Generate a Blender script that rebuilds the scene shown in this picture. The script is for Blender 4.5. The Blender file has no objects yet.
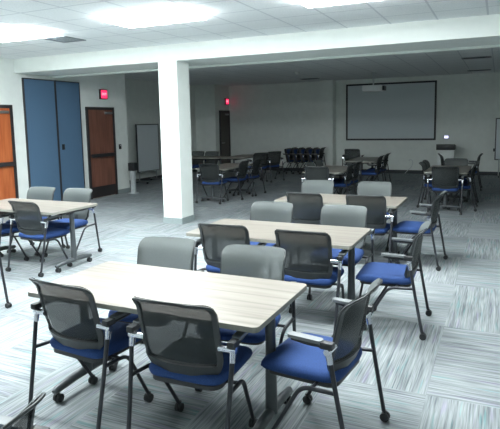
import bpy, bmesh, math, random
from mathutils import Vector, Matrix
random.seed(7)
PI = math.pi
scene = bpy.context.scene
C = scene.collection

# ------------------------------------------------------------------ materials
def new_mat(name):
    m = bpy.data.materials.new(name); m.use_nodes = True
    nt = m.node_tree
    return m, nt, nt.nodes['Principled BSDF']

def plain(name, col, rough=0.6, metal=0.0, noise=0.06, scale=40.0, spec=0.5):
    """one colour with a faint procedural mottling"""
    m, nt, b = new_mat(name)
    tc = nt.nodes.new('ShaderNodeTexCoord')
    n = nt.nodes.new('ShaderNodeTexNoise'); n.inputs['Scale'].default_value = scale
    n.inputs['Detail'].default_value = 3
    r = nt.nodes.new('ShaderNodeValToRGB')
    lo = [max(0, c * (1 - noise)) for c in col]; hi = [min(1, c * (1 + noise)) for c in col]
    r.color_ramp.elements[0].position = 0.3; r.color_ramp.elements[1].position = 0.7
    r.color_ramp.elements[0].color = (*lo, 1); r.color_ramp.elements[1].color = (*hi, 1)
    nt.links.new(tc.outputs['Object'], n.inputs['Vector'])
    nt.links.new(n.outputs['Fac'], r.inputs['Fac'])
    nt.links.new(r.outputs['Color'], b.inputs['Base Color'])
    b.inputs['Roughness'].default_value = rough; b.inputs['Metallic'].default_value = metal
    b.inputs['Specular IOR Level'].default_value = spec
    return m

def emit(name, col, strength):
    m, nt, b = new_mat(name)
    b.inputs['Base Color'].default_value = (*col, 1)
    b.inputs['Emission Color'].default_value = (*col, 1)
    b.inputs['Emission Strength'].default_value = strength
    return m

def math_node(nt, op, a, b=None):
    n = nt.nodes.new('ShaderNodeMath'); n.operation = op
    for i, v in enumerate((a, b)):
        if v is None: continue
        if isinstance(v, (int, float)): n.inputs[i].default_value = v
        else: nt.links.new(v, n.inputs[i])
    return n.outputs[0]

def mat_carpet():
    m, nt, b = new_mat('streaked_carpet')
    L = nt.links.new
    g = nt.nodes.new('ShaderNodeNewGeometry')
    s = nt.nodes.new('ShaderNodeSeparateXYZ'); L(g.outputs['Position'], s.inputs[0])
    x = math_node(nt, 'ADD', s.outputs['X'], 0.36); y = math_node(nt, 'SUBTRACT', s.outputs['Y'], 3.33)
    ix = math_node(nt, 'FLOOR', math_node(nt, 'DIVIDE', x, 0.61))
    iy = math_node(nt, 'FLOOR', math_node(nt, 'DIVIDE', y, 1.22))
    par = math_node(nt, 'FLOORED_MODULO', math_node(nt, 'ADD', ix, iy), 2.0)
    idv = nt.nodes.new('ShaderNodeCombineXYZ'); L(ix, idv.inputs[0]); L(iy, idv.inputs[1])
    wn = nt.nodes.new('ShaderNodeTexWhiteNoise'); wn.noise_dimensions = '3D'; L(idv.outputs[0], wn.inputs['Vector'])
    off = math_node(nt, 'MULTIPLY', wn.outputs['Value'], 37.0)
    def streak(sa, sc, seed):
        va = nt.nodes.new('ShaderNodeCombineXYZ')
        L(math_node(nt, 'MULTIPLY', x, sa), va.inputs[0]); L(math_node(nt, 'MULTIPLY', y, sc), va.inputs[1])
        vb = nt.nodes.new('ShaderNodeCombineXYZ')
        L(math_node(nt, 'MULTIPLY', x, sc), vb.inputs[0]); L(math_node(nt, 'MULTIPLY', y, sa), vb.inputs[1])
        o = math_node(nt, 'ADD', off, seed)
        L(o, va.inputs[2]); L(o, vb.inputs[2])
        mx = nt.nodes.new('ShaderNodeMix'); mx.data_type = 'VECTOR'
        L(par, mx.inputs[0]); L(va.outputs[0], mx.inputs[4]); L(vb.outputs[0], mx.inputs[5])
        n = nt.nodes.new('ShaderNodeTexNoise'); n.inputs['Scale'].default_value = 1.0
        n.inputs['Detail'].default_value = 2.0; n.inputs['Roughness'].default_value = 0.6
        L(mx.outputs[1], n.inputs['Vector'])
        return n.outputs['Fac']
    f1 = streak(3.2, 105.0, 0.0)
    f2 = streak(1.8, 55.0, 11.0)
    f3 = streak(2.0, 34.0, 23.0)
    mixf = math_node(nt, 'ADD', math_node(nt, 'MULTIPLY', f1, 0.6), math_node(nt, 'MULTIPLY', f2, 0.4))
    mixf = math_node(nt, 'ADD', mixf, math_node(nt, 'MULTIPLY', math_node(nt, 'SUBTRACT', wn.outputs['Value'], 0.5), 0.05))
    r = nt.nodes.new('ShaderNodeValToRGB'); e = r.color_ramp.elements
    e[0].position = 0.34; e[0].color = (*CARPET[0], 1)
    e[1].position = 0.65; e[1].color = (*CARPET[2], 1)
    q = e.new(0.49); q.color = (*CARPET[1], 1)
    L(mixf, r.inputs['Fac'])
    r2 = nt.nodes.new('ShaderNodeValToRGB'); e = r2.color_ramp.elements
    e[0].position = 0.30; e[0].color = (0.92, 0.84, 1.0, 1)
    e[1].position = 0.70; e[1].color = (0.72, 1.0, 1.0, 1)
    q = e.new(0.42); q.color = (1, 1, 1, 1); q = e.new(0.60); q.color = (1, 1, 1, 1)
    L(f3, r2.inputs['Fac'])
    mm = nt.nodes.new('ShaderNodeMix'); mm.data_type = 'RGBA'; mm.blend_type = 'MULTIPLY'
    mm.inputs[0].default_value = 1.0
    L(r.outputs['Color'], mm.inputs[6]); L(r2.outputs['Color'], mm.inputs[7])
    L(mm.outputs[2], b.inputs['Base Color'])
    b.inputs['Roughness'].default_value = 0.95; b.inputs['Specular IOR Level'].default_value = 0.15
    bp = nt.nodes.new('ShaderNodeBump'); bp.inputs['Strength'].default_value = 0.15; bp.inputs['Distance'].default_value = 0.004
    L(f1, bp.inputs['Height']); L(bp.outputs[0], b.inputs['Normal'])
    return m

def mat_ceiling():
    m, nt, b = new_mat('ceiling_tiles')
    L = nt.links.new
    g = nt.nodes.new('ShaderNodeNewGeometry')
    s = nt.nodes.new('ShaderNodeSeparateXYZ'); L(g.outputs['Position'], s.inputs[0])
    def line(c, o):
        t = math_node(nt, 'FLOORED_MODULO', math_node(nt, 'DIVIDE', math_node(nt, 'SUBTRACT', c, o), 0.6096), 1.0)
        d = math_node(nt, 'ABSOLUTE', math_node(nt, 'SUBTRACT', t, 0.5))
        return math_node(nt, 'GREATER_THAN', d, 0.5 - 0.012 / 0.6096)
    lx = line(s.outputs['X'], -2.615); ly = line(s.outputs['Y'], 5.88)
    any_ = math_node(nt, 'MAXIMUM', lx, ly)
    n = nt.nodes.new('ShaderNodeTexNoise'); n.inputs['Scale'].default_value = 55; n.inputs['Detail'].default_value = 4
    L(g.outputs['Position'], n.inputs['Vector'])
    r = nt.nodes.new('ShaderNodeValToRGB')
    r.color_ramp.elements[0].position = 0.35; r.color_ramp.elements[1].position = 0.6
    r.color_ramp.elements[0].color = (0.78, 0.82, 0.83, 1); r.color_ramp.elements[1].color = (0.86, 0.90, 0.91, 1)
    L(n.outputs['Fac'], r.inputs['Fac'])
    mx = nt.nodes.new('ShaderNodeMix'); mx.data_type = 'RGBA'
    L(any_, mx.inputs[0]); L(r.outputs['Color'], mx.inputs[6]); mx.inputs[7].default_value = (0.62, 0.66, 0.69, 1)
    L(mx.outputs[2], b.inputs['Base Color']); b.inputs['Roughness'].default_value = 0.9
    return m

def mat_wood(name, lo, mid, hi, along='X', sa=1.5, sc=26.0, rough=0.4, obj=True):
    m, nt, b = new_mat(name)
    L = nt.links.new
    tc = nt.nodes.new('ShaderNodeTexCoord')
    mp = nt.nodes.new('ShaderNodeMapping')
    sc3 = {'X': (sa, sc, sc), 'Y': (sc, sa, sc), 'Z': (sc, sc, sa)}[along]
    mp.inputs['Scale'].default_value = sc3
    L(tc.outputs['Object'], mp.inputs['Vector'])
    n = nt.nodes.new('ShaderNodeTexNoise'); n.inputs['Scale'].default_value = 1.0; n.inputs['Detail'].default_value = 4
    n.inputs['Distortion'].default_value = 0.6
    L(mp.outputs[0], n.inputs['Vector'])
    r = nt.nodes.new('ShaderNodeValToRGB'); e = r.color_ramp.elements
    e[0].position = 0.32; e[0].color = (*lo, 1); e[1].position = 0.68; e[1].color = (*hi, 1)
    q = e.new(0.48); q.color = (*mid, 1)
    L(n.outputs['Fac'], r.inputs['Fac']); L(r.outputs['Color'], b.inputs['Base Color'])
    b.inputs['Roughness'].default_value = rough
    return m

def mat_mesh(name, col, cover, rough=0.6):
    """woven see-through netting: a fixed share of open holes"""
    m, nt, b = new_mat(name)
    L = nt.links.new
    tc = nt.nodes.new('ShaderNodeTexCoord')
    n = nt.nodes.new('ShaderNodeTexNoise'); n.inputs['Scale'].default_value = 120
    L(tc.outputs['Object'], n.inputs['Vector'])
    r = nt.nodes.new('ShaderNodeValToRGB')
    r.color_ramp.elements[0].color = (*[c * 0.9 for c in col], 1); r.color_ramp.elements[1].color = (*[min(1, c * 1.1) for c in col], 1)
    L(n.outputs['Fac'], r.inputs['Fac']); L(r.outputs['Color'], b.inputs['Base Color'])
    b.inputs['Roughness'].default_value = rough
    b.inputs['Specular IOR Level'].default_value = 0.3
    b.inputs['Alpha'].default_value = cover
    return m

CARPET = ((0.135, 0.155, 0.165), (0.262, 0.290, 0.298), (0.385, 0.415, 0.42))
M = {}
M['carpet'] = mat_carpet()
M['ceiling'] = mat_ceiling()
M['wall'] = plain('painted_wall', (0.79, 0.835, 0.80), 0.7, noise=0.03, scale=6)
M['white_paint'] = plain('white_paint', (0.77, 0.82, 0.785), 0.6, noise=0.02, scale=6)
M['track'] = plain('pale_track', (0.72, 0.78, 0.74), 0.4, noise=0.02)
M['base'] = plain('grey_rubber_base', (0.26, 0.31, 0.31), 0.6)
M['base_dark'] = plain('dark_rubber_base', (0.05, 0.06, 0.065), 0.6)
M['top'] = mat_wood('pale_ash_laminate', (0.150, 0.132, 0.112), (0.212, 0.192, 0.164), (0.258, 0.238, 0.208), 'X', 1.2, 24, 0.35)
M['edge'] = plain('grey_beige_edging', (0.23, 0.23, 0.20), 0.5)
M['black'] = plain('black_plastic', (0.018, 0.02, 0.022), 0.45)
M['frame'] = plain('charcoal_plastic', (0.027, 0.032, 0.034), 0.38)
M['steel'] = plain('dark_steel_tube', (0.035, 0.038, 0.045), 0.35, metal=0.3)
M['column'] = plain('grey_steel_column', (0.07, 0.08, 0.085), 0.4, metal=0.2)
M['chrome'] = plain('chrome', (0.75, 0.76, 0.82), 0.18, metal=1.0, noise=0.02)
M['pad'] = plain('silver_grey_pad', (0.15, 0.165, 0.17), 0.35)
M['blue'] = plain('royal_blue_fabric', (0.025, 0.062, 0.195), 0.85, noise=0.15, scale=150, spec=0.3)
M['net_front'] = mat_mesh('grey_mesh_fabric', (0.108, 0.124, 0.121), 0.76)
M['net_back'] = mat_mesh('dark_net_backing', (0.022, 0.027, 0.029), 0.62)
M['panel_blue'] = plain('blue_panel_vinyl', (0.080, 0.155, 0.25), 0.7, noise=0.10, scale=60)
M['door_orange'] = mat_wood('orange_cherry_veneer', (0.36, 0.085, 0.026), (0.44, 0.115, 0.036), (0.52, 0.15, 0.05), 'Z', 1.5, 14, 0.4)
M['door_brown'] = mat_wood('brown_cherry_veneer', (0.15, 0.062, 0.042), (0.19, 0.077, 0.052), (0.23, 0.097, 0.066), 'Z', 1.5, 14, 0.4)
M['door_dark'] = mat_wood('dark_door_veneer', (0.05, 0.04, 0.036), (0.06, 0.05, 0.045), (0.075, 0.06, 0.05), 'Z', 1.5, 14, 0.4)
M['door_frame'] = plain('black_brown_frame', (0.030, 0.028, 0.030), 0.45)
M['metal'] = plain('satin_metal', (0.45, 0.47, 0.48), 0.3, metal=0.9)
M['kick'] = plain('dark_kick_plate', (0.05, 0.045, 0.045), 0.35, metal=0.5)
M['screen'] = plain('matt_white_screen', (0.62, 0.68, 0.70), 0.85, noise=0.01)
M['board'] = plain('glossy_whiteboard', (0.66, 0.72, 0.75), 0.2, noise=0.01)
M['light_plastic'] = plain('pale_grey_plastic', (0.55, 0.58, 0.60), 0.4)
M['lectern_side'] = plain('pale_laminate', (0.76, 0.80, 0.79), 0.5)
M['grille'] = plain('grey_grille', (0.20, 0.23, 0.25), 0.5)
M['white_frame'] = plain('white_enamel', (0.8, 0.82, 0.82), 0.4)
M['lamp'] = emit('lamp_diffuser', (0.93, 0.985, 1.0), 13.5)
M['exit_face'] = emit('exit_red_face', (1.0, 0.03, 0.12), .30)
M['exit_letter'] = emit('exit_letter_glow', (1.0, 0.35, 0.42), .36)
M['touch'] = emit('lit_touch_screen', (0.66, 0.66, 1.0), .38)
M['post'] = plain('pale_grey_post', (0.42, 0.46, 0.47), 0.45)

# ------------------------------------------------------------------ mesh helpers
def bm_box(bm, lo, hi, bev=0.0):
    lo = Vector(lo); hi = Vector(hi)
    r = bmesh.ops.create_cube(bm, size=1.0)
    vs = r['verts']
    for v in vs:
        v.co = Vector(((v.co.x + .5) * (hi.x - lo.x) + lo.x, (v.co.y + .5) * (hi.y - lo.y) + lo.y, (v.co.z + .5) * (hi.z - lo.z) + lo.z))
    if bev > 0:
        es = list({e for v in vs for e in v.link_edges})
        bmesh.ops.bevel(bm, geom=es, offset=bev, segments=2, profile=0.6, affect='EDGES')

def bm_tube(bm, pts, r, seg=10, cap=True):
    """sweep a circle along a polyline (rounded by the caller); r may be a list"""
    pts = [Vector(p) for p in pts]
    n = len(pts); rs = r if isinstance(r, (list, tuple)) else [r] * n
    d0 = (pts[1] - pts[0]).normalized()
    up = Vector((0, 0, 1)) if abs(d0.z) < .9 else Vector((1, 0, 0))
    nx = d0.cross(up).normalized()
    rings = []
    for i in range(n):
        if i == 0: d = pts[1] - pts[0]
        elif i == n - 1: d = pts[-1] - pts[-2]
        else: d = (pts[i + 1] - pts[i]).normalized() + (pts[i] - pts[i - 1]).normalized()
        d.normalize()
        nx = (nx - d * nx.dot(d)).normalized(); ny = d.cross(nx)
        rings.append([bm.verts.new(pts[i] + (nx * math.cos(2 * PI * k / seg) + ny * math.sin(2 * PI * k / seg)) * rs[i]) for k in range(seg)])
    for a, b in zip(rings, rings[1:]):
        for k in range(seg):
            bm.faces.new((a[k], a[(k + 1) % seg], b[(k + 1) % seg], b[k]))
    if cap:
        bm.faces.new(list(reversed(rings[0]))); bm.faces.new(rings[-1])

def round_path(pts, rad, n=5):
    pts = [Vector(p) for p in pts]; out = [pts[0]]
    for i in range(1, len(pts) - 1):
        a, b, c = pts[i - 1], pts[i], pts[i + 1]
        p = b + (a - b).normalized() * rad; q = b + (c - b).normalized() * rad
        for k in range(n + 1):
            t = k / n; out.append(p * (1 - t) ** 2 + b * 2 * t * (1 - t) + q * t * t)
    out.append(pts[-1]); return out

def bm_cyl(bm, a, b, r, seg=14):
    bm_tube(bm, [a, b], r, seg)

def bm_prism(bm, outline, z0, z1):
    """outline: CCW (x, y) list"""
    lo = [bm.verts.new((x, y, z0)) for x, y in outline]; hi = [bm.verts.new((x, y, z1)) for x, y in outline]
    n = len(outline)
    bm.faces.new(list(reversed(lo))); bm.faces.new(hi)
    for i in range(n):
        bm.faces.new((lo[i], lo[(i + 1) % n], hi[(i + 1) % n], hi[i]))

def rrect(x0, y0, x1, y1, r, n=5):
    out = []
    for cx, cy, a0 in ((x1 - r, y1 - r, 0), (x0 + r, y1 - r, PI / 2), (x0 + r, y0 + r, PI), (x1 - r, y0 + r, 3 * PI / 2)):
        for k in range(n + 1):
            a = a0 + PI / 2 * k / n; out.append((cx + r * math.cos(a), cy + r * math.sin(a)))
    return out

def make(name, bm, mat, parent=None, loc=None, rot=0.0, smooth=True, angle=40):
    bmesh.ops.recalc_face_normals(bm, faces=bm.faces)
    me = bpy.data.meshes.new(name); bm.to_mesh(me); bm.free()
    o = bpy.data.objects.new(name, me); C.objects.link(o)
    for m in (mat if isinstance(mat, (list, tuple)) else [mat]): me.materials.append(m)
    if smooth:
        for p in me.polygons: p.use_smooth = True
        try: me.set_sharp_from_angle(angle=math.radians(angle))
        except Exception: pass
    if parent: o.parent = parent
    if loc: o.location = loc
    o.rotation_euler.z = rot
    return o

def tag(o, label=None, cat=None, group=None, kind=None):
    if label: o['label'] = label
    if cat: o['category'] = cat
    if group: o['group'] = group
    if kind: o['kind'] = kind
    return o

def empty(name, loc=(0, 0, 0), rot=0.0, label=None, cat=None, group=None, kind=None):
    o = bpy.data.objects.new(name, None); C.objects.link(o)
    o.empty_display_size = 0.1
    o.location = loc; o.rotation_euler.z = rot
    return tag(o, label, cat, group, kind)

def box_obj(name, lo, hi, mat, parent=None, bev=0.0):
    bm = bmesh.new(); bm_box(bm, lo, hi, bev); return make(name, bm, mat, parent)

def struct(name, lo, hi, mat, parent=None):
    o = box_obj(name, lo, hi, mat, parent); o['kind'] = 'structure'; return o

def copy_tree(o, parent=None):
    c = o.copy(); C.objects.link(c)
    if parent: c.parent = parent
    for ch in list(o.children): copy_tree(ch, c)
    return c

# ------------------------------------------------------------------ room shell
ZC, ZB = 3.021, 2.753
XL, XR, YF, YB = -8.594, 3.6, -2.6, 17.40
XREC, YREC, XSIDE = -9.70, 16.36, -8.90
struct('floor', (XREC - .15, YF - .15, -.15), (XR + .15, YB + .15, 0), M['carpet'])
struct('ceiling', (XREC - .15, YF - .15, ZC), (XR + .15, YB + .15, ZC + .12), M['ceiling'])
struct('wall_left', (XL - .15, YF - .15, 0), (XL, 11.086, ZC), M['wall'])
struct('wall_alcove', (XREC - .15, 10.9, 0), (XREC, YREC + .15, ZC), M['wall'])
struct('wall_alcove_end', (XREC, YREC, 0), (XSIDE, YREC + .15, ZC), M['wall'])
struct('wall_exit', (XSIDE - .15, YREC + .15, 0), (XSIDE, YB, ZC), M['wall'])
struct('wall_back', (XSIDE - .15, YB, 0), (XR + .15, YB + .15, ZC), M['wall'])
struct('wall_right', (XR, YF - .15, 0), (XR + .15, YB, ZC), M['wall'])
struct('wall_front', (XL, YF - .15, 0), (XR, YF, ZC), M['wall'])
# beam, its track lip, wall pier and pillars
struct('ceiling_beam', (XL, 7.677, ZB), (XR, 8.654, ZC), M['white_paint'])
struct('trim_1', (XL, 8.60, ZB - .035), (XR, 8.665, ZB), M['track'])
p = struct('pillar', (-5.248, 7.677, 0), (-4.881, 8.064, ZB), M['white_paint'])
bm = bmesh.new()
x0, y0, x1, y1, t = -5.248, 7.677, -4.881, 8.064, .012
bm_box(bm, (x0 - t, y0 - t, 0), (x1 + t, y0, .105)); bm_box(bm, (x0 - t, y1, 0), (x1 + t, y1 + t, .105))
bm_box(bm, (x0 - t, y0, 0), (x0, y1, .105)); bm_box(bm, (x1, y0, 0), (x1 + t, y1, .105))
tag(make('baseboard_pillar', bm, M['base'], smooth=False), kind='structure')
struct('back_pillar', (-5.36, 17.02, 0), (-4.93, YB, ZC), M['wall'])
def baseboard(name, lo, hi, mat): struct(name, lo, hi, mat)
baseboard('baseboard_left', (XL, YF, 0), (XL + .012, 6.55, .10), M['base'])
baseboard('baseboard_left_middle', (XL, 7.545, 0), (XL + .012, 7.80, .10), M['base'])
baseboard('baseboard_left_far', (XL, 10.575, 0), (XL + .012, 11.086, .10), M['base'])
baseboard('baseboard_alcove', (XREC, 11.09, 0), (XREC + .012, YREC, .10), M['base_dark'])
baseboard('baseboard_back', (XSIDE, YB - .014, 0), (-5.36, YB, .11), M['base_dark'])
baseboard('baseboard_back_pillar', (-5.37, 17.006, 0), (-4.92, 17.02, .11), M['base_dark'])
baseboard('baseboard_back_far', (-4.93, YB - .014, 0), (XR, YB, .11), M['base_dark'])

# ------------------------------------------------------------------ doors
def door(name, x, ya, yb, zt, veneer, bar=True, kick=True):
    """a door in a wall that faces +x"""
    e = empty(name, (x, (ya + yb) / 2, 0), kind='structure')
    w = (yb - ya) / 2; f = .065
    bm = bmesh.new()
    bm_box(bm, (0, -w, 0), (.035, -w + f, zt)); bm_box(bm, (0, w - f, 0), (.035, w, zt)); bm_box(bm, (0, -w + f, zt - f), (.035, w - f, zt))
    make('door_frame', bm, M['door_frame'], e, smooth=False)
    lf = box_obj('door_leaf', (0, -w + f, .01), (.022, w - f, zt - f), veneer, e)
    if kick: box_obj('kick_plate', (.022, -w + f + .01, .02), (.026, w - f - .01, .27), M['kick'], e)
    if bar:
        bm = bmesh.new(); bm_box(bm, (.045, -w + f + .03, .965), (.095, w - f - .03, 1.045), .008)
        bm_box(bm, (.022, -w + f + .03, .975), (.046, -w + f + .12, 1.035)); bm_box(bm, (.022, w - f - .12, .975), (.046, w - f - .03, 1.035))
        make('push_bar', bm, M['door_frame'], e)
    else:
        bm = bmesh.new(); bm_cyl(bm, (.022, -w + f + .07, 1.0), (.07, -w + f + .07, 1.0), .012); bm_cyl(bm, (.07, -w + f + .06, 1.0), (.07, -w + f + .19, 1.0), .010)
        make('door_handle', bm, M['metal'], e)
    bm = bmesh.new(); bm_box(bm, (.022, w - f - .28, zt - f - .10), (.06, w - f - .04, zt - f - .045), .006)
    make('door_closer', bm, M['metal'], e)
    return e
door('door_1', XL, 6.555, 7.541, 2.136, M['door_orange'])
door('door_2', XL, 9.590, 10.570, 2.136, M['door_brown'])
door('door_3', XSIDE, 16.62, 17.385, 2.14, M['door_dark'], bar=False, kick=False)

# blue operable partition panels, standing along the wall
def partition(ya, yb, label, plate):
    e = empty('partition_panel', (XL, (ya + yb) / 2, 0), label=label, cat='partition panel', group='blue partition panels on the wall')
    w = (yb - ya) / 2; h = 2.675; f = .022
    box_obj('panel_face', (.002, -w + f, .02), (.034, w - f, h - f), M['panel_blue'], e)
    bm = bmesh.new()
    bm_box(bm, (.002, -w, .005), (.040, -w + f, h)); bm_box(bm, (.002, w - f, .005), (.040, w, h)); bm_box(bm, (.002, -w + f, h - f), (.040, w - f, h))
    make('edge_frame', bm, M['door_frame'], e, smooth=False)
    if plate: box_obj('lock_plate', (.034, -.27, 1.20), (.044, -.19, 1.32), M['black'], e, .004)
partition(7.835, 8.675, 'tall blue partition panel beside the white pier next to the orange door', False)
partition(8.680, 9.410, 'tall blue partition panel with a small black lock plate, near the brown door', True)

# ------------------------------------------------------------------ signs, switch, small wall things
def text_mesh(name, s, size, mat, parent, loc, rot):
    cu = bpy.data.curves.new(name, 'FONT'); cu.body = s; cu.size = size; cu.extrude = .002
    cu.align_x = 'CENTER'; cu.align_y = 'CENTER'
    t = bpy.data.objects.new(name, cu); C.objects.link(t)
    dg = bpy.context.evaluated_depsgraph_get()
    me = bpy.data.meshes.new_from_object(t.evaluated_get(dg))
    bpy.data.objects.remove(t); bpy.data.curves.remove(cu)
    o = bpy.data.objects.new(name, me); C.objects.link(o)
    me.materials.clear(); me.materials.append(mat)
    o.parent = parent; o.location = loc; o.rotation_euler = rot
    return o
def exit_sign(x, y, z, label, w=.25, h=.23):
    e = empty('exit_sign', (x, y, z), label=label, cat='exit sign')
    bm = bmesh.new(); bm_box(bm, (.001, -w / 2, -h / 2), (.05, w / 2, h / 2), .006); make('housing', bm, M['black'], e)
    box_obj('lit_face', (.050, -w / 2 + .02, -h / 2 + .02), (.053, w / 2 - .02, h / 2 - .02), M['exit_face'], e)
    text_mesh('lettering', 'EXIT', .085, M['exit_letter'], e, (.0555, 0, 0), (PI / 2, 0, PI / 2))
exit_sign(XL, 10.21, 2.44, 'glowing red exit sign above the brown door on the near wall')
exit_sign(XSIDE, 17.19, 2.46, 'small glowing red exit sign above the dark door in the far corner')

bm = bmesh.new(); bm_box(bm, (0, -.04, -.06), (.02, .04, .06), .004)
e = make('card_reader', bm, M['black'], loc=(XL + .001, 10.76, 1.17)); tag(e, 'small black card reader on the wall beside the brown door', 'card reader')
bm = bmesh.new(); bm_box(bm, (.02, -.02, .015), (.023, .02, .04)); make('indicator', bm, M['light_plastic'], e)

# slim pedestal at the wall corner
e = empty('sanitizer_stand', (-8.30, 10.77 + .02, 0), label='slim pale pedestal with a dark head standing at the wall corner by the brown door', cat='stand')
e.location = (-8.26, 10.80, 0)
bm = bmesh.new(); bm_prism(bm, rrect(-.10, -.10, .10, .10, .03), 0, .02); make('base', bm, M['post'], e)
bm = bmesh.new(); bm_box(bm, (-.055, -.045, .02), (.055, .045, .57), .01); make('post', bm, M['post'], e)
bm = bmesh.new(); bm_box(bm, (-.09, -.07, .57), (.09, .07, .77), .015); make('dispenser_head', bm, M['black'], e)

# ------------------------------------------------------------------ whiteboards
def mobile_board(label, loc, rot, w, z0, z1, tray=True):
    e = empty('mobile_whiteboard', loc, rot, label, 'whiteboard')
    # local: board faces -y, width along x
    box_obj('board', (-w / 2 + .03, -.012, z0 + .03), (w / 2 - .03, .012, z1 - .03), M['board'], e)
    bm = bmesh.new(); f = .03
    bm_box(bm, (-w / 2, -.018, z0), (-w / 2 + f, .018, z1)); bm_box(bm, (w / 2 - f, -.018, z0), (w / 2, .018, z1))
    bm_box(bm, (-w / 2 + f, -.018, z0), (w / 2 - f, .018, z0 + f)); bm_box(bm, (-w / 2 + f, -.018, z1 - f), (w / 2 - f, .018, z1))
    make('board_frame', bm, M['column'], e, smooth=False)
    for s in (-1, 1):
        bm = bmesh.new(); xx = s * (w / 2 - .12)
        bm_tube(bm, [(xx, .035, .07), (xx, .035, z1 - .1)], .016)
        bm_tube(bm, [(xx, -.26, .07), (xx, .26, .07)], .018)
        make('stand_leg', bm, M['metal'], e)
        for yy in (-.24, .24):
            bm = bmesh.new(); bm_cyl(bm, (xx - .012, yy, .028), (xx + .012, yy, .028), .028); bm_cyl(bm, (xx, yy, .03), (xx, yy, .06), .008)
            make('caster', bm, M['black'], e)
    if tray:
        bm = bmesh.new(); bm_box(bm, (-w / 2 + .1, -.08, z0 + .005), (w / 2 - .1, -.019, z0 + .02)); make('pen_tray', bm, M['metal'], e)
    return e
mobile_board('tall mobile whiteboard standing in the shaded alcove behind the white pillar', (-9.40, 13.07, 0), PI / 2, 1.10, .32, 1.72)
b = mobile_board('mobile whiteboard on a wheeled stand by the back wall past the lectern', (.55, 17.02, 0), 0, 1.30, .49, 1.70)
bm = bmesh.new(); bm_cyl(bm, (-.69, 0, .78), (-.651, 0, .78), .045); make('tilt_knob', bm, M['black'], b)

# ------------------------------------------------------------------ projection screen, projector, lectern, touch panel, cable
e = empty('projection_screen', (-3.17, YB, 0), label='wide white projection screen with a black border on the back wall', cat='projection screen')
sx, z0, z1 = 1.405, 1.055, 2.87
box_obj('screen_surface', (-sx + .05, -.030, z0 + .05), (sx - .05, -.012, z1 - .05), M['screen'], e)
bm = bmesh.new()
bm_box(bm, (-sx, -.045, z0), (-sx + .055, -.001, z1)); bm_box(bm, (sx - .055, -.045, z0), (sx, -.001, z1))
bm_box(bm, (-sx + .055, -.045, z0), (sx - .055, -.001, z0 + .055)); bm_box(bm, (-sx + .055, -.045, z1 - .055), (sx - .055, -.001, z1))
make('screen_border', bm, M['black'], e, smooth=False)

e = empty('projector', (-3.23, 15.2, ZC), 0, 'grey projector hanging from the dark ceiling in front of the screen', 'projector')
bm = bmesh.new(); bm_cyl(bm, (0, 0, -.001), (0, 0, -.02), .07); bm_cyl(bm, (0, 0, -.02), (0, 0, -.34), .022); make('ceiling_pole', bm, M['light_plastic'], e)
bm = bmesh.new(); bm_box(bm, (-.27, -.20, -.52), (.27, .20, -.35), .03); make('body', bm, M['white_frame'], e)
bm = bmesh.new(); bm_cyl(bm, (.15, .19, -.43), (.15, .25, -.43), .05); make('lens', bm, M['black'], e)
bm = bmesh.new(); bm_box(bm, (.272, -.15, -.50), (.33, .15, -.38), .01); make('side_cover', bm, M['frame'], e)

e = empty('lectern', (-1.40, 16.75, 0), 0, 'pale lectern with a thick black top against the back wall', 'lectern')
bm = bmesh.new(); bm_box(bm, (-.23, -.20, .03), (.23, .20, .80), .006); make('body', bm, M['lectern_side'], e)
box_obj('plinth', (-.20, -.17, 0), (.20, .17, .03), M['black'], e)
bm = bmesh.new(); bm_box(bm, (-.26, -.24, .80), (.26, .24, .93), .01)
for v in bm.verts:
    if v.co.z > .85: v.co.z += (v.co.y + .24) * -.12 + .04
make('top', bm, M['black'], e)

e = empty('touch_panel', (-1.46, YB, 1.15), 0, 'small lit control panel on the back wall above the lectern', 'control panel')
box_obj('bezel', (-.075, -.02, -.055), (.075, -.001, .055), M['frame'], e, .004)
box_obj('lit_screen', (-.06, -.0225, -.04), (.06, -.0201, .04), M['touch'], e)

bm = bmesh.new()
bm_tube(bm, round_path([(0, 0, .40), (0, -.02, .44), (.09, -.02, .45), (.12, -.02, .34), (.07, -.02, .20), (-.02, -.02, .12), (-.12, -.03, .008)], .04), .009, 8)
o = make('wall_cable', bm, M['light_plastic'], loc=(-2.55, YB - .016, 0)); tag(o, 'thin pale cable drooping from the back wall below the screen', 'cable')

# ------------------------------------------------------------------ ceiling fittings
def ceiling_light(x0, y0, label, first=[None]):
    if first[0] is None:
        e = empty('ceiling_light', (0, 0, ZC), label=label, cat='ceiling light', group='lit ceiling panels')
        bm = bmesh.new(); w, d, f = 1.2192, .6096, .03
        bm_box(bm, (0, 0, -.014), (w, f, -.0005)); bm_box(bm, (0, d - f, -.014), (w, d, -.0005)); bm_box(bm, (0, f, -.014), (f, d - f, -.0005)); bm_box(bm, (w - f, f, -.014), (w, d - f, -.0005))
        make('lamp_frame', bm, M['white_frame'], e, smooth=False)
        box_obj('diffuser', (f, f, -.055), (w - f, d - f, -.0008), M['lamp'], e, .015)
        first[0] = e
    else:
        e = copy_tree(first[0]); e['label'] = label
    e.location = (x0, y0, ZC)
GX = -2.615
ceiling_light(GX - 7 * .6096, 5.27, 'glaring ceiling light panel above the table near the orange door')
ceiling_light(GX - 3 * .6096, 5.27, 'glaring ceiling light panel just in front of the white pillar')
ceiling_light(GX + 1 * .6096, 5.27, 'ceiling light panel at the top edge, above the second table')
for k, (gx, y) in enumerate(((-7, 2.22), (-3, 2.22), (1, 2.22))):  # out-of-view panels, added to strengthen the light on the near floor and tables
    ceiling_light(GX + gx * .6096, y, 'unseen ceiling light panel added to brighten the near end of the room')

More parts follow.
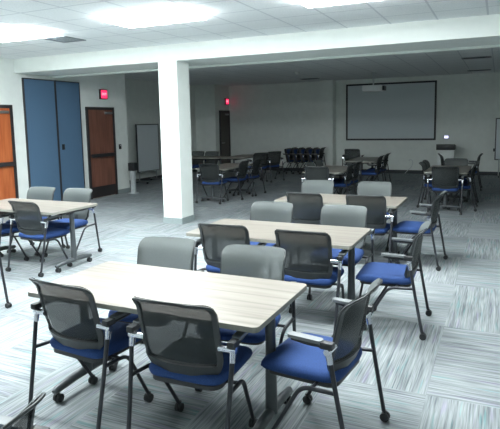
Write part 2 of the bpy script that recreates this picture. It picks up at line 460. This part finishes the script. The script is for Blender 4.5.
def ceiling_vent(x, y, w, d, label, mat):
    e = empty('ceiling_vent', (x, y, ZC), label=label, cat='ceiling vent')
    bm = bmesh.new(); f = .035
    bm_box(bm, (-w / 2, -d / 2, -.012), (w / 2, -d / 2 + f, -.0005)); bm_box(bm, (-w / 2, d / 2 - f, -.012), (w / 2, d / 2, -.0005))
    bm_box(bm, (-w / 2, -d / 2 + f, -.012), (-w / 2 + f, d / 2 - f, -.0005)); bm_box(bm, (w / 2 - f, -d / 2 + f, -.012), (w / 2, d / 2 - f, -.0005))
    make('vent_frame', bm, M['grille'], e, smooth=False)
    bm = bmesh.new(); n = 7
    for i in range(n):
        yy = -d / 2 + f + (i + .5) * (d - 2 * f) / n
        bm_box(bm, (-w / 2 + f, yy - .012, -.010), (w / 2 - f, yy + .004, -.004))
    make('louvre', bm, mat, e, smooth=False)
ceiling_vent(-6.02, 6.36, .44, .44, 'grey square air vent in the bright ceiling beside a light', M['grille'])
ceiling_vent(-5.40, 16.10, .55, .30, 'dark air vent in the far ceiling near the back pillar', M['black'])
ceiling_vent(-.50, 12.85, .60, .30, 'dark air vent in the unlit ceiling just behind the beam', M['black'])
ceiling_vent(-.55, 16.3, .60, .30, 'dark air vent in the unlit ceiling close to the back wall', M['black'])
bm = bmesh.new(); bm_cyl(bm, (0, 0, -.0005), (0, 0, -.05), .065); bm_cyl(bm, (0, 0, -.05), (0, 0, -.06), .04)
o = make('smoke_detector', bm, M['white_frame'], loc=(-4.944, 13.70, ZC)); tag(o, 'small white smoke detector on the dark far ceiling', 'smoke detector')

# ------------------------------------------------------------------ table
def make_table():
    e = empty('folding_table')
    W, D, H = 1.524, .762, .737
    bm = bmesh.new(); bm_prism(bm, rrect(-W / 2, -D / 2, W / 2, D / 2, .03), H - .028, H)
    es = [ed for ed in bm.edges if abs(ed.verts[0].co.z - ed.verts[1].co.z) < 1e-6 and ed.verts[0].co.z > H - .001]
    bmesh.ops.bevel(bm, geom=es, offset=.003, segments=1, affect='EDGES')
    for f in bm.faces: f.material_index = 0 if f.normal.z > .5 or all(v.co.z > H - .0032 for v in f.verts) else 1
    bm.normal_update()
    for f in bm.faces: f.material_index = 0 if f.calc_center_median().z > H - .0005 else 1
    make('tabletop', bm, [M['top'], M['edge']], e)
    bm = bmesh.new(); bm_box(bm, (-.645, -.04, H - .085), (.645, .04, H - .045), .006)
    for s in (-1, 1): bm_box(bm, (s * .67 - .045, -.20, H - .06), (s * .67 + .045, .20, H - .0285), .005)
    make('under_frame', bm, M['black'], e)
    for s in (-1, 1):
        x = s * .67
        bm = bmesh.new()
        bm_tube(bm, [(x, 0, .09), (x, 0, .35), (x, 0, H - .06)], [.036, .031, .028], 14)
        lg = make('leg', bm, M['column'], e)
        bm = bmesh.new()
        bm_tube(bm, [(x, -.30, .075), (x, -.28, .082), (x, -.12, .098), (x, .12, .098), (x, .28, .082), (x, .30, .075)], [.016, .024, .029, .029, .024, .016], 12)
        make('foot_bar', bm, M['column'], lg)
        for yy in (-.265, .265):
            bm = bmesh.new()
            for q in (-1, 1): bm_cyl(bm, (x + q * .006, yy, .027), (x + q * .022, yy, .027), .027, 14)
            bm_cyl(bm, (x, yy, .027), (x, yy, .075), .009, 8)
            make('caster', bm, M['black'], lg)
    return e

# ------------------------------------------------------------------ chair
def back_pt(u, v, off=0.0):
    """u across -1..1, v up 0..1; chair faces +y"""
    z = .438 + v * .427
    ks = [(-0.05, -.150), (.0, -.155), (.2, -.190), (.4, -.210), (.6, -.218), (.78, -.228), (.86, -.240), (.93, -.264), (1.0, -.300), (1.08, -.342)]
    for (a, ya), (b, yb) in zip(ks, ks[1:]):
        if a <= v <= b: y = ya + (yb - ya) * (v - a) / (b - a); break
    hs = [(-.05, .214), (0, .222), (.25, .227), (.6, .227), (1.08, .232)]
    for (a, ya), (b, yb) in zip(hs, hs[1:]):
        if a <= v <= b: h = ya + (yb - ya) * (v - a) / (b - a); break
    y += (.064 - .022 * max(0, min(1, (v - .25) / .5))) * u * u
    return Vector((u * h, y, z - .012 * u * u * max(0, v - .5)))
def back_n(u, v):
    d = .02
    a = back_pt(min(u + d, 1.05), v) - back_pt(max(u - d, -1.05), v); b = back_pt(u, min(v + d, 1.08)) - back_pt(u, max(v - d, -.05))
    return b.cross(a).normalized()      # towards +y, the sitter
def loop_uv(t, n=5.0):
    c, s = math.cos(t), math.sin(t)
    n = 12.0 if s > 0 else 4.5
    return math.copysign(abs(c) ** (2 / n), c), .5 + .5 * math.copysign(abs(s) ** (2 / n), s)
def bm_back_frame(bm, N=64):
    rings = []
    for i in range(N):
        t = 2 * PI * (i + .5) / N
        u, v = loop_uv(t, 6.0)
        # inner edge
        ui = u * (1 - .125); vi = .5 + (v - .5) * 1.0
        ui = u * .89; vi = min(max(v, .18), .972)
        th = .009 if v > .2 else .016
        if v > .93: th = .007
        o = back_pt(u, v); n = back_n(u, v); i_ = back_pt(ui, vi); ni = back_n(ui, vi)
        rings.append([o + n * th * .5, o + (o - i_).normalized() * .004, o - n * th, i_ - ni * th, i_ + ni * th * .5])
    vs = [[bm.verts.new(p) for p in r] for r in rings]
    for a in range(N):
        b = (a + 1) % N
        for k in range(5):
            bm.faces.new((vs[a][k], vs[a][(k + 1) % 5], vs[b][(k + 1) % 5], vs[b][k]))
def bm_net(bm, off, full):
    """woven panel; the front fabric wraps over the whole frame, the rear net fills its opening"""
    nu, nv = 12, 18; g = []
    for j in range(nv + 1):
        t = j / nv
        v = (.012 + .976 * (.5 - .5 * math.cos(PI * t))) if full else .15 + .825 * t
        n = 12.0 if v > .5 else 4.5
        m = (1 - abs(2 * v - 1) ** n) ** (1 / n) * .985 if full else .92
        g.append([])
        for i in range(nu + 1):
            u = m * (-1 + 2 * i / nu)
            g[-1].append(bm.verts.new(back_pt(u, v) + back_n(u, v) * off))
    for j in range(nv):
        for i in range(nu): bm.faces.new((g[j][i], g[j][i + 1], g[j + 1][i + 1], g[j + 1][i]))

def bm_cushion(bm):
    """seat pad: rounded outline, domed top, waterfall front"""
    rows = []
    prof = [(.90, .402), (.975, .412), (1.0, .430), (.985, .448), (.94, .460), (.80, .466), (.5, .464), (.0, .460)]
    N = 40
    for k, (s, z) in enumerate(prof):
        r = []
        for i in range(N):
            t = 2 * PI * i / N; c, q = math.cos(t), math.sin(t)
            x = math.copysign(abs(c) ** (2 / 6.5), c) * .238; y = math.copysign(abs(q) ** (2 / 6.5), q) * .232
            x *= 1 - .06 * max(0, -y / .232)
            yy = .055 + y * s
            zz = z - (.022 * max(0, (y * s - .12) / .11) ** 2 if z > .42 else 0)
            r.append(bm.verts.new((x * s, yy, zz)) if s > 0 else None)
        rows.append(r)
    top = bm.verts.new((0, .055, .460))
    for a, b in zip(rows[:-1], rows[1:-1]):
        for i in range(N): bm.faces.new((a[i], a[(i + 1) % N], b[(i + 1) % N], b[i]))
    a = rows[-2]
    for i in range(N): bm.faces.new((a[i], a[(i + 1) % N], top))
    bm.faces.new(list(reversed(rows[0])))

def make_chair(flipped=False):
    e = empty('nesting_chair')
    # seat; the nested ones have it flipped up against the back
    def seatify(bm):
        if flipped:
            R = Matrix.Translation((0, -.10, .44)) @ Matrix.Rotation(math.radians(78), 4, 'X') @ Matrix.Translation((0, .10, -.44))
            bmesh.ops.transform(bm, matrix=R, verts=bm.verts)
            if True: bmesh.ops.translate(bm, vec=(0, -.015, .01), verts=bm.verts)
    bm = bmesh.new(); bm_cushion(bm); seatify(bm)
    seat = make('seat', bm, M['blue'], e, angle=60)
    bm = bmesh.new(); bm_prism(bm, rrect(-.205, -.16, .205, .25, .06) if not flipped else rrect(-.243, -.182, .243, .292, .06), .380, .403 if not flipped else .452); bm_box(bm, (-.15, -.10, .366), (.15, .18, .382), .006); seatify(bm)
    make('seat_shell', bm, M['black'], seat)
    # back
    bm = bmesh.new(); bm_back_frame(bm)
    back = make('backrest', bm, M['frame'], e, angle=50)
    bm = bmesh.new(); bm_net(bm, .0105, True); make('mesh_fabric', bm, M['net_front'], back)
    bm = bmesh.new(); bm_net(bm, -.006, False); make('net_backing', bm, M['net_back'], back)
    for s in (-1, 1):
        # rear leg
        bm = bmesh.new()
        bm_tube(bm, [(s * .294, -.168, .575), (s * .288, -.205, .36), (s * .279, -.262, .058)], .0125, 10)
        rl = make('leg', bm, M['steel'], e)
        bm = bmesh.new()
        fl_pts = round_path([(s * .286, -.197, .405), (s * .272, .00, .392), (s * .242, .195, .058)], .06)
        bm_tube(bm, fl_pts, .0115, 10)
        fl = make('leg', bm, M['steel'], e)
        for par, cx, cy in ((rl, s * .278, -.270), (fl, s * .241, .200)):
            bm = bmesh.new()
            for q in (-1, 1): bm_cyl(bm, (cx + q * .004, cy, .026), (cx + q * .019, cy, .026), .026, 14)
            bm_tube(bm, [(cx, cy, .026), (cx, cy + .004, .062)], [.010, .013], 8)
            make('caster', bm, M['black'], par)
        # chrome knuckle and sleeve
        bm = bmesh.new()
        bm_cyl(bm, (s * .218, -.158, .615), (s * .312, -.158, .615), .0175, 14)
        bm_tube(bm, [(s * .293, -.158, .612), (s * .294, -.169, .555)], [.018, .0155], 12)
        make('hinge', bm, M['chrome'], e)
        # arm: dark bracket, grey pad
        bm = bmesh.new()
        bm_tube(bm, round_path([(s * .294, -.175, .640), (s * .294, -.05, .640), (s * .294, .035, .650)], .02), [.020] + [.014] * 6 + [.010] if False else .012, 8)
        bm_box(bm, (s * .294 - .021, -.188, .630), (s * .294 + .021, -.120, .664), .008)
        arm = make('armrest', bm, M['black'], e)
        bm = bmesh.new(); bm_prism(bm, rrect(s * .294 - .024, -.130, s * .294 + .024, .055, .018), .652, .668)
        for v in bm.verts: v.co.z += .006 * (v.co.y + .17) / .25
        make('arm_pad', bm, M['pad'], arm)
    # cross rail under the seat
    bm = bmesh.new(); bm_tube(bm, [(-.272, -.06, .396), (.272, -.06, .396)], .010, 8); make('cross_rail', bm, M['steel'], e)
    return e

chair0 = make_chair(); used = [False]
nest0 = None
def chair(x, y, deg, label, group):
    if not used[0]: o = chair0; used[0] = True
    else: o = copy_tree(chair0)
    o.location = (x, y, 0); o.rotation_euler.z = math.radians(deg)
    return tag(o, label, 'chair', group)
table0 = make_table(); tused = [False]
def table(x, y, deg, label):
    if not tused[0]: o = table0; tused[0] = True
    else: o = copy_tree(table0)
    o.location = (x, y, 0); o.rotation_euler.z = math.radians(deg)
    return tag(o, label, 'table', 'pale topped tables on wheels')

# ---- tables in the lit part of the room
XC = -1.787
table(XC, 2.625, 0, 'large pale wood-topped table closest to the viewer, with two dark chairs tucked in front')
table(XC, 4.43, 0, 'pale wood-topped table second of the row, between the closest table and the small third one')
table(XC, 6.54, 0, 'pale wood-topped table third of the row, at the edge of the dark area')
table(-5.335, 4.87, 0, 'pale wood-topped table near the orange door and blue panels')

G1 = 'chairs round the closest table'; G2 = 'chairs round the second table'; G3 = 'chairs round the third table'; G4 = 'chairs round the table by the orange door'
chair(-2.19, 2.405, -5, 'dark mesh-back chair at the closest table, away from the blue side chair', G1)
chair(-1.445, 2.37, 2, 'dark mesh-back chair on the near side of the closest table, beside the blue side chair', G1)
chair(-2.20, 3.06, 186, 'grey-fronted chair across the closest table, in front of the white pillar', G1)
chair(-1.485, 3.04, 185, 'grey-fronted chair across the closest table, overlapping two dark chair backs behind it', G1)
chair(-.84, 2.69, 84, 'chair with a bright blue seat and silver arm at the end of the closest table', G1)
chair(-2.14, 4.205, 3, 'dark mesh-back chair at the second table, between two grey chair fronts', G2)
chair(-1.40, 4.17, 1, 'dark mesh-back chair at the second table with a bright chrome arm joint', G2)
chair(-2.14, 4.96, 186, 'grey-fronted chair across the second table, beside the dark back of a third-table chair', G2)
chair(-1.38, 4.98, 182, 'grey-fronted chair across the second table, between two dark chair backs of the third table', G2)
chair(-.77, 4.47, 92, 'blue-seated chair seen from the side at the end of the second table', G2)
chair(-2.12, 6.315, -2, 'dark mesh-back chair at the third table, before the chair with two glinting joints', G3)
chair(-1.38, 6.315, 1, 'dark mesh-back chair at the third table with a silvery leg, beside the blue side chairs', G3)
chair(-2.32, 7.12, 186, 'grey-fronted chair across the third table, under a dark chair with glinting joints', G3)
chair(-1.53, 7.16, 182, 'grey-fronted chair across the third table, straight below the projection screen', G3)
chair(-.83, 6.55, 87, 'blue-seated chair seen from the side at the end of the third table', G3)
chair(-4.98, 4.67, -3, 'dark mesh-back chair at the near side of the table by the orange door', G4)
chair(-5.72, 4.68, -2, 'dark mesh-back chair cut by the picture edge at the table by the orange door', G4)
chair(-5.80, 5.30, 184, 'grey-fronted chair before the blue panels, between the orange door and its twin', G4)
chair(-5.16, 5.32, 182, 'grey-fronted chair before the blue panels, closer to the brown door', G4)
chair(-4.47, 3.21, 90, 'chair of which one black leg with a caster shows at the picture edge', 'chairs cut by the picture edge')
chair(-1.55, .97, 98, 'chair at the bottom corner of which only the grey top rail shows', 'chairs cut by the picture edge')

# ---- dark part of the room: long tables standing end-on
table(-5.63, 10.80, 90, 'table in the dark area right behind the white pillar, seen end-on')
table(-3.09, 10.60, 90, 'table in the dark area straight behind the third table, seen end-on')
table(-.87, 11.10, 90, 'table in the dark area in front of the lectern, seen end-on')
table(-7.90, 13.55, 0, 'table deep in the dark area, below the far dark door')
table(-6.75, 14.1, 90, 'table deep in the dark area, before the row of nested chairs')
table(-3.00, 13.40, 90, 'table deep in the dark area, below the projection screen')
G5 = 'chairs at the tables in the dark area'
chair(-5.60, 10.12, 3, 'dark chair with silvery legs at the table behind the white pillar, back to the viewer', G5)
chair(-5.40, 10.85, 90, 'dark chair beside the table behind the white pillar, nearer of two seen from the side', G5)
chair(-5.36, 11.50, 90, 'dark chair beside the table behind the white pillar, farther of two seen from the side', G5)
chair(-3.13, 9.88, 5, 'dark chair with two glinting arm joints behind the third table', G5)
chair(-2.88, 10.55, 90, 'dark chair beside the glinting-joint chair, on the lectern side of its table', G5)
chair(-2.88, 11.12, 90, 'dark chair second along the lectern side of the table behind the third table', G5)
chair(-3.32, 10.55, -90, 'dark chair beside the glinting-joint chair, on the pillar side of its table', G5)
chair(-3.32, 11.12, -90, 'dark chair second along the pillar side of the table behind the third table', G5)
chair(-.87, 10.36, 4, 'dark chair with a bluish seat at the near end of the table before the lectern', G5)
chair(-1.12, 10.97, -90, 'dark chair beside the table before the lectern, nearer of two facing away from the screen', G5)
chair(-1.12, 11.52, -90, 'dark chair beside the table before the lectern, farther of two facing away from the screen', G5)
chair(-.80, 11.90, 182, 'dark chair at the far end of the table before the lectern, facing the viewer', G5)
chair(-.62, 10.85, 90, 'dark chair beside the table before the lectern, on the mobile whiteboard side', G5)
chair(-.62, 11.42, 90, 'second dark chair on the mobile whiteboard side of the table before the lectern', G5)
chair(-1.05, 13.8, -80, 'lone dark chair just in front of the pale lectern', G5)
chair(-.62, 13.9, 90, 'dark chair with a hooked back near the mobile whiteboard on the back wall', G5)
chair(-8.30, 13.86, 182, 'dark chair below the far dark door, closer to the white pillar', G5)
chair(-7.82, 13.88, 180, 'dark chair below the far dark door, beside its twin', G5)
chair(-6.20, 13.85, 50, 'dark chair turned at an angle before the nested row, nearer of a pair', G5)
chair(-6.05, 14.45, 50, 'dark chair turned at an angle before the nested row, farther of a pair', G5)
chair(-2.78, 12.98, 90, 'dark chair in profile under the screen, nearer of a pair', G5)
chair(-2.80, 13.90, 90, 'dark chair in profile under the screen, farther of a pair', G5)
chair(-3.22, 13.10, -90, 'dark chair under the screen across the table from the profile pair', G5)
chair(-3.98, 16.0, 2, 'dark chair with spread arms against the wall beside the back pillar', G5)
# nested row along the back wall
nest0 = make_chair(True)
for k in range(5):
    o = nest0 if k == 0 else copy_tree(nest0)
    o.location = (-6.36 + k * .25, 16.62, 0); o.rotation_euler.z = math.radians(90)
    tag(o, ['black folded chair first in the nested row, at the far-door end', 'black folded chair second in the nested row along the back wall', 'black folded chair in the middle of the nested row along the back wall',
            'black folded chair fourth in the nested row along the back wall', 'black folded chair last in the nested row, touching the back pillar'][k], 'chair', 'nested chairs along the back wall')

# ------------------------------------------------------------------ camera
cam = bpy.data.cameras.new('camera'); co = bpy.data.objects.new('camera', cam); C.objects.link(co)
pi_, ya, ro, f, cy = 0.11919, 0.43661, -0.01924, 533.94, 185.83
F = Vector((-math.sin(ya) * math.cos(pi_), math.cos(ya) * math.cos(pi_), -math.sin(pi_)))
R = F.cross(Vector((0, 0, 1))).normalized(); U = R.cross(F)
c, s = math.cos(ro), math.sin(ro)
R2 = R * c + U * s; U2 = U * c - R * s
co.matrix_world = Matrix(((R2.x, U2.x, -F.x, 0), (R2.y, U2.y, -F.y, 0), (R2.z, U2.z, -F.z, 1.723), (0, 0, 0, 1)))
cam.sensor_fit = 'HORIZONTAL'; cam.sensor_width = 36; cam.lens = f * 36 / 500
cam.shift_y = -(214.5 - cy) / 500
cam.clip_start = .05; cam.clip_end = 100
scene.camera = co

# ------------------------------------------------------------------ world and view
w = bpy.data.worlds.new('world'); scene.world = w; w.use_nodes = True
w.node_tree.nodes['Background'].inputs[0].default_value = (0.02, 0.022, 0.025, 1)
vs = scene.view_settings
scene.display_settings.display_device = 'sRGB'
vs.view_transform = 'Standard'; vs.look = 'None'; vs.gamma = 1; vs.use_curve_mapping = False
vs.exposure = 2.2
